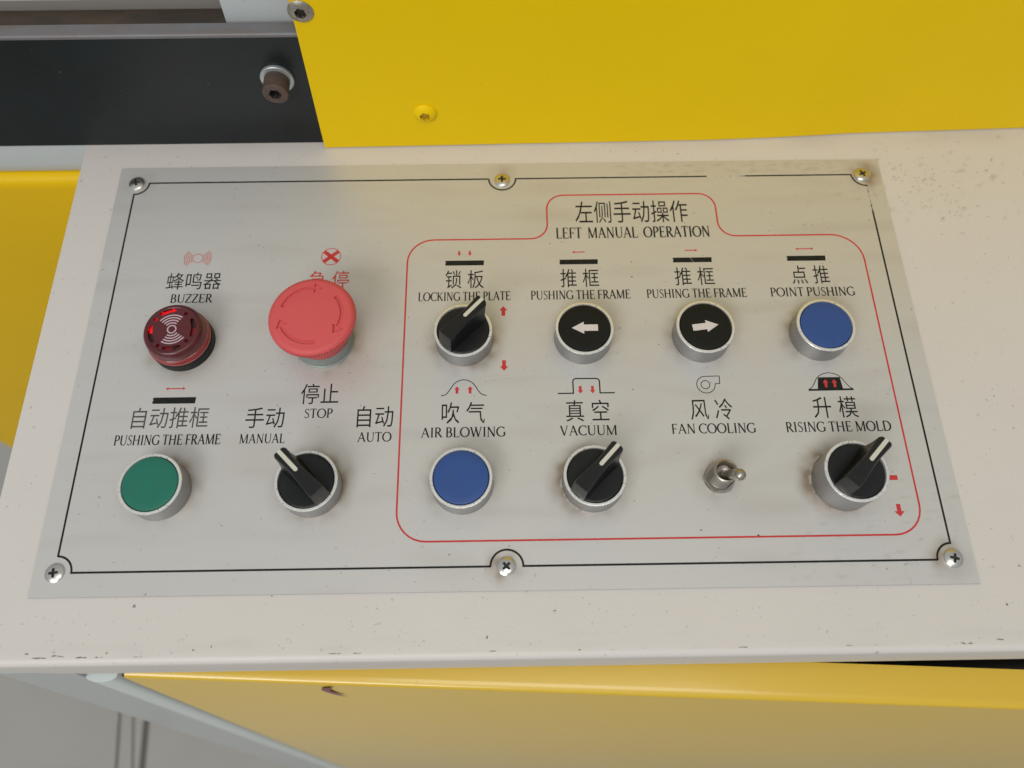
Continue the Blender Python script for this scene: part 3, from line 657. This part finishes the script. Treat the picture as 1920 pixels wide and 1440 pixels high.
# ------------------------------------------------------------------ buzzer
t = empty('buzzer', (-151.9, 7.0, 0), 'dark red flashing buzzer with sound slots on a black base', 'buzzer')
link('base_collar', lathe_mesh('base_collar', [(14.7, 0), (14.8, .4), (14.8, 5.0), (14.4, 5.5), (13.5, 5.6)], 96), t, base_black)
link('lens_rim', lathe_mesh('lens_rim', [(13.9, 5.2), (14.5, 5.4), (14.7, 6.0), (14.7, 7.0), (14.3, 7.5), (14.15, 9.4), (13.8, 9.6)], 96), t, buzz_rim)
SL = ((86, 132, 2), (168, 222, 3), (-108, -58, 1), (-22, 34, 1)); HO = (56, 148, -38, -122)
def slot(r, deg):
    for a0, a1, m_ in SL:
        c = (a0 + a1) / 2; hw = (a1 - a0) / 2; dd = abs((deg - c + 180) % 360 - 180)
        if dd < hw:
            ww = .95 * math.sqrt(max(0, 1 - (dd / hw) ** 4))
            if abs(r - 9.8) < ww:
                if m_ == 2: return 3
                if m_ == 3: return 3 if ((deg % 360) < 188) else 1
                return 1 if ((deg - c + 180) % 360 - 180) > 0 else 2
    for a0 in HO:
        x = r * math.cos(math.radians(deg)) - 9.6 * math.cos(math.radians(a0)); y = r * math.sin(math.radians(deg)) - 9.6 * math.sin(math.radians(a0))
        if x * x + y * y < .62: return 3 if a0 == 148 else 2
    return 0
def bz_z(r, a):
    z = 14.8 if r < 11.1 else (14.95 if r <= 11.9 else 14.95 - 1.7 * ((r - 11.9) / 1.6) ** 2)
    if 8 < r < 11.2 and slot(r, math.degrees(a)): z -= 1.3
    return z
bzm = polar('lens_cap', [2, 4, 6, 7.4, 8.2] + [8.2 + .18 * i for i in range(1, 19)] + [11.6, 11.9, 12.3, 12.7, 13.1, 13.45], 300, bz_z, lambda r, a: slot(r, math.degrees(a)), 30, skirt=[(13.7, 12.4), (13.8, 11.2), (13.9, 9.4), (13.95, 7.9)])
link('lens_cap', bzm, t, [buzz_m, slot_dark, slot_red, glow])
k = Ink(14.86); k.line(arc(0, 0, 1.9, 1.9, 0, 360, 30), .6)
for i in range(4):
    r = 3.3 + 1.32 * i
    for c0 in (100, -78): k.line(arc(0, 0, r, r, c0 - 44, c0 + 44, 16), .62)
k.obj('wave_print', buzz_print, t, 'pale printed sound waves round a small ring')

# ------------------------------------------------------------------ yellow guard above the panel
gd = empty('yellow_guard', (0, 122, 0), 'bright yellow sheet metal guard standing behind the control box', 'machine guard')
def guard_y(x):   # gently bowed lower edge
    ks = [(-94, 121.8), (17, 122.9), (110, 123.8), (150, 125.0), (190, 127.2), (283, 129.4), (420, 131)]
    for (a, ya), (b_, yb) in zip(ks, ks[1:]):
        if x <= b_: return ya + (yb - ya) * (x - a) / (b_ - a)
    return ks[-1][1]
V = []; F = []; xs = [-94 + 514 * i / 60 for i in range(61)]; zs = [0.2, 1.0, 4, 10, 20, 40, 70, 110, 160, 210]
for th in (0, 2.0):
    for z in zs:
        bl = max(0, 1 - z / 110) ** 1.5
        for x in xs: V.append((x + (5.5 * z / 93.0 if x == xs[0] else 0), (guard_y(x) * bl + (122.3 + .002 * x) * (1 - bl)) + th - 122, z))
nz = len(zs); nxg = len(xs); off = nz * nxg
for j in range(nz - 1):
    for i in range(nxg - 1):
        a = j * nxg + i; F.append((a, a + 1, a + nxg + 1, a + nxg)); F.append((off + a, off + a + nxg, off + a + nxg + 1, off + a + 1))
for i in range(nxg - 1): F.append((i, off + i, off + i + 1, i + 1)); a = (nz - 1) * nxg + i; F.append((a, a + 1, off + a + 1, off + a))
for j in range(nz - 1): a = j * nxg; F.append((a, a + nxg, off + a + nxg, off + a)); a += nxg - 1; F.append((a, off + a, off + a + nxg, a + nxg))
link('front_sheet', mesh('front_sheet', V, F, 30), gd, yellow)
link('top_sheet', box_mesh('top_sheet', -80, 420, .5, 150, 210.2, 212, .5), gd, yellow)
def hexscrew(name, mat, x, z, r, mat2, lab, dome=2.6):
    def zf(rr, a):
        zz = dome * math.sqrt(max(0, 1 - (rr / (r * 1.12)) ** 2)) - dome * .42
        q = rr * math.cos(((a + .3) % (PI / 3)) - PI / 6)
        return max(zz, 0) - (1.5 if q < r * .40 else 0) if q < r * .40 else max(zz, 0)
    me = polar(name, [r * .06 * i for i in range(1, 17)] + [r], 96, zf, lambda rr, a: 1 if rr * math.cos(((a + .3) % (PI / 3)) - PI / 6) < r * .40 else 0, 30, skirt=[(r, -.6)])
    o = link(name, me, gd, [mat, mat2], (x, 0.2 - .3, z)); o.rotation_euler = (PI / 2, 0, 0); o['label'] = lab; return o
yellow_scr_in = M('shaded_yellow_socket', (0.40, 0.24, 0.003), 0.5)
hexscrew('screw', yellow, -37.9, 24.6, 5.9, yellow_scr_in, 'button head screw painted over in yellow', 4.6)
hexscrew('screw', dull_screw, -84.9, 87.3, 5.6, cross_m, 'dull silver button head hex socket screw')

# ------------------------------------------------------------------ black beam with bolt
bmr = empty('steel_beam', (-180, 129, 0), 'dark blue black painted steel beam with a painted grey sheen along its upper edge at the upper left', 'steel beam')
V, F = sweep([(-3.2, -0.4), (-3.35, 71.2), (-3.0, 71.9), (3.6, 71.9), (3.6, -0.4)], -200, 180)
link('painted_bar', mesh('painted_bar', V, F), bmr, black_paint)
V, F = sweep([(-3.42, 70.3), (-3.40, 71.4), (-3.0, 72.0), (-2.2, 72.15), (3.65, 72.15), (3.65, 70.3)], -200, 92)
link('top_sheen_strip', mesh('top_sheen_strip', V, F, 60), bmr, beam_sheen)  # grey strip painting the light reflected off the black bar's top
w = link('washer', lathe_mesh('washer', [(8.0, 0), (8.0, 1.3), (7.7, 1.6), (4.5, 1.6)], 64), bmr, washer_m, (73.2, -3.4, 46.0)); w.rotation_euler = (PI / 2, 0, 0)
def bz2(r, a):
    q = r * math.cos((a % (PI / 3)) - PI / 6); return 10.4 - (3.5 if q < 2.6 else 0) - (0.5 * max(0, (r - 5.2)) ** 1.2 if r > 5.2 else 0)
bo = link('socket_bolt', polar('socket_bolt', [.3 * i for i in range(1, 20)] + [6.0], 96, bz2, lambda r, a: 1 if r * math.cos((a % (PI / 3)) - PI / 6) < 2.65 else 0, 30, skirt=[(6.0, 9.6), (6.05, 6), (6.0, 1.4)]), bmr, [rust_m, gap_m], (73.2, -3.4, 46.0))
bo.rotation_euler = (PI / 2, 0, 0)

# ------------------------------------------------------------------ things behind the beam
ch = link('brown_channel', box_mesh('brown_channel', -520, -129, 134, 168.5, 20, 49, .8), None, brown_steel)  # dark brown block filling the gap behind the beam
tag(ch, 'dark brown steel channel behind the beam at the upper left', 'channel')
V, F = sweep([(170.5, 30), (170, 53.2), (170.8, 54), (330, 54), (330, 30)], -520, -60)
tp = link('worktop', mesh('worktop', V, F, 40), None, grey_table); tag(tp, 'grey metal worktop with a light edge at the top left corner', 'worktop')
V, F = prism([(-125.2, 137), (-86, 137), (60, 137), (60, 139), (-125.2, 139)], 40, 160)
V = [(x + (1.0 * (z - 66) / 13 if x < -120 else 0), y, z) for x, y, z in V]
bk = link('pale_bracket', mesh('pale_bracket', V, F), None, pale_blue); tag(bk, 'pale blue white painted bracket plate between beam and yellow guard', 'bracket')

# ------------------------------------------------------------------ left side of the machine
V, F = sweep([(126.3, 0.2), (126.0, -16), (126.6, -21.5), (128.5, -24.5), (140, -24.5), (140, 0.2)], -560, -222.3)
pr = link('pale_rail', mesh('pale_rail', V, F, 50), None, pale_blue); tag(pr, 'pale blue grey painted rail under the black beam at the left', 'rail')
V, F = sweep([(140, -24.8), (128.5, -24.8), (125.5, -25.6), (123.6, -27.2), (122.6, -29.6), (122.2, -33), (122.2, -780), (140, -780)], -560, -222.3)
sp_ = link('yellow_side_panel', mesh('yellow_side_panel', V, F, 60), None, yellow_dull); tag(sp_, 'upright yellow machine panel left of the control box', 'machine panel')

# ------------------------------------------------------------------ sloped cabinet front under the box
def fy(z, y0=-139.0): return y0 - .138 * (-90 - z)
V = []; F = []
V, F = [], []
def slab(V, F, pts, th):   # quad pts front, thickness backwards
    b_ = len(V); V += pts + [(x, y + th, z) for x, y, z in pts]
    F += [(b_, b_ + 1, b_ + 2, b_ + 3), (b_ + 7, b_ + 6, b_ + 5, b_ + 4)] + [(b_ + i, b_ + 4 + i, b_ + 4 + (i + 1) % 4, b_ + (i + 1) % 4) for i in range(4)]
cf = empty('machine_stand', (-226, -139, -850), 'grey painted machine frame post at the lower left corner', 'machine frame')
V, F = [], []
slab(V, F, [(-256, fy(-849), -849), (-214, fy(-849), -849), (-214, fy(-72), -72), (-250, fy(-72), -72)], 60)
o = link('post', mesh('post', [(x + 226, y + 139, z + 850) for x, y, z in V], F), cf, frame_grey)
prof = [(0, 0), (-1.2, 1.5), (-2.2, 5), (-2.4, 9), (-1.6, 13), (0, 15.5), (3, 16), (3, 0)]
V = []; F = []
for z in (-849, -86):
    V += [(-214 + u + 226, fy(z) + v + 139, z + 850) for v, u in prof]
n = len(prof); F = [(i, n + i, n + (i + 1) % n, (i + 1) % n) for i in range(n)] + [tuple(range(n)), tuple(range(2 * n - 1, n - 1, -1))]
pale_edge = M('pale_frame_edge', (0.55, 0.60, 0.60), 0.35)
link('rounded_edge', mesh('rounded_edge', V, F, 50), cf, pale_edge)
# the door hangs slightly askew: rotated 2.75 degrees about the vertical
dr = empty('cabinet_door', (-197, -139, -90), 'yellow cabinet door ajar under the control box, its glossy face reflecting the floor', 'cabinet door', rz=math.radians(-2.75))
L = 640
pr_ = [(19.4, -1.2), (19.4, 0), (5, 0), (2.0, -.3), (.8, -1.0), (.2, -2.4)] 
door = pr_ + [(-.138 * 700, -702), (-.138 * 700 + 2, -702), (2.2, -3.0), (3.4, -1.6), (5, -1.4)]
V, F = sweep(door, 0, L)
link('door_sheet', mesh('door_sheet', V, F, 50), dr, yellow_door)
link('shadow_line_strip', box_mesh('shadow_line_strip', -1.5, 1.2, 1, 19, -60, -1.4, .3), dr, inside_black)  # black strip painting the shadow line between frame edge and door
k = Ink(0)
def ds(u, d): return (u, -.138 * d + .2 - .25, -d)
pts = [(100.5, 6), (104, 3), (107.5, 2.2), (104.8, 7), (103.6, 12), (105.2, 20), (109, 32), (104, 26), (100.6, 18), (99, 11)]
V = [ds(u, d + 2) for u, d in pts]; V = [(u, y - .25, z) for u, y, z in V]
link('ink_stain', mesh('ink_stain', V, [tuple(range(len(V)))[::-1]]), dr, purple)['label'] = 'small purple ink stain near the top of the door'
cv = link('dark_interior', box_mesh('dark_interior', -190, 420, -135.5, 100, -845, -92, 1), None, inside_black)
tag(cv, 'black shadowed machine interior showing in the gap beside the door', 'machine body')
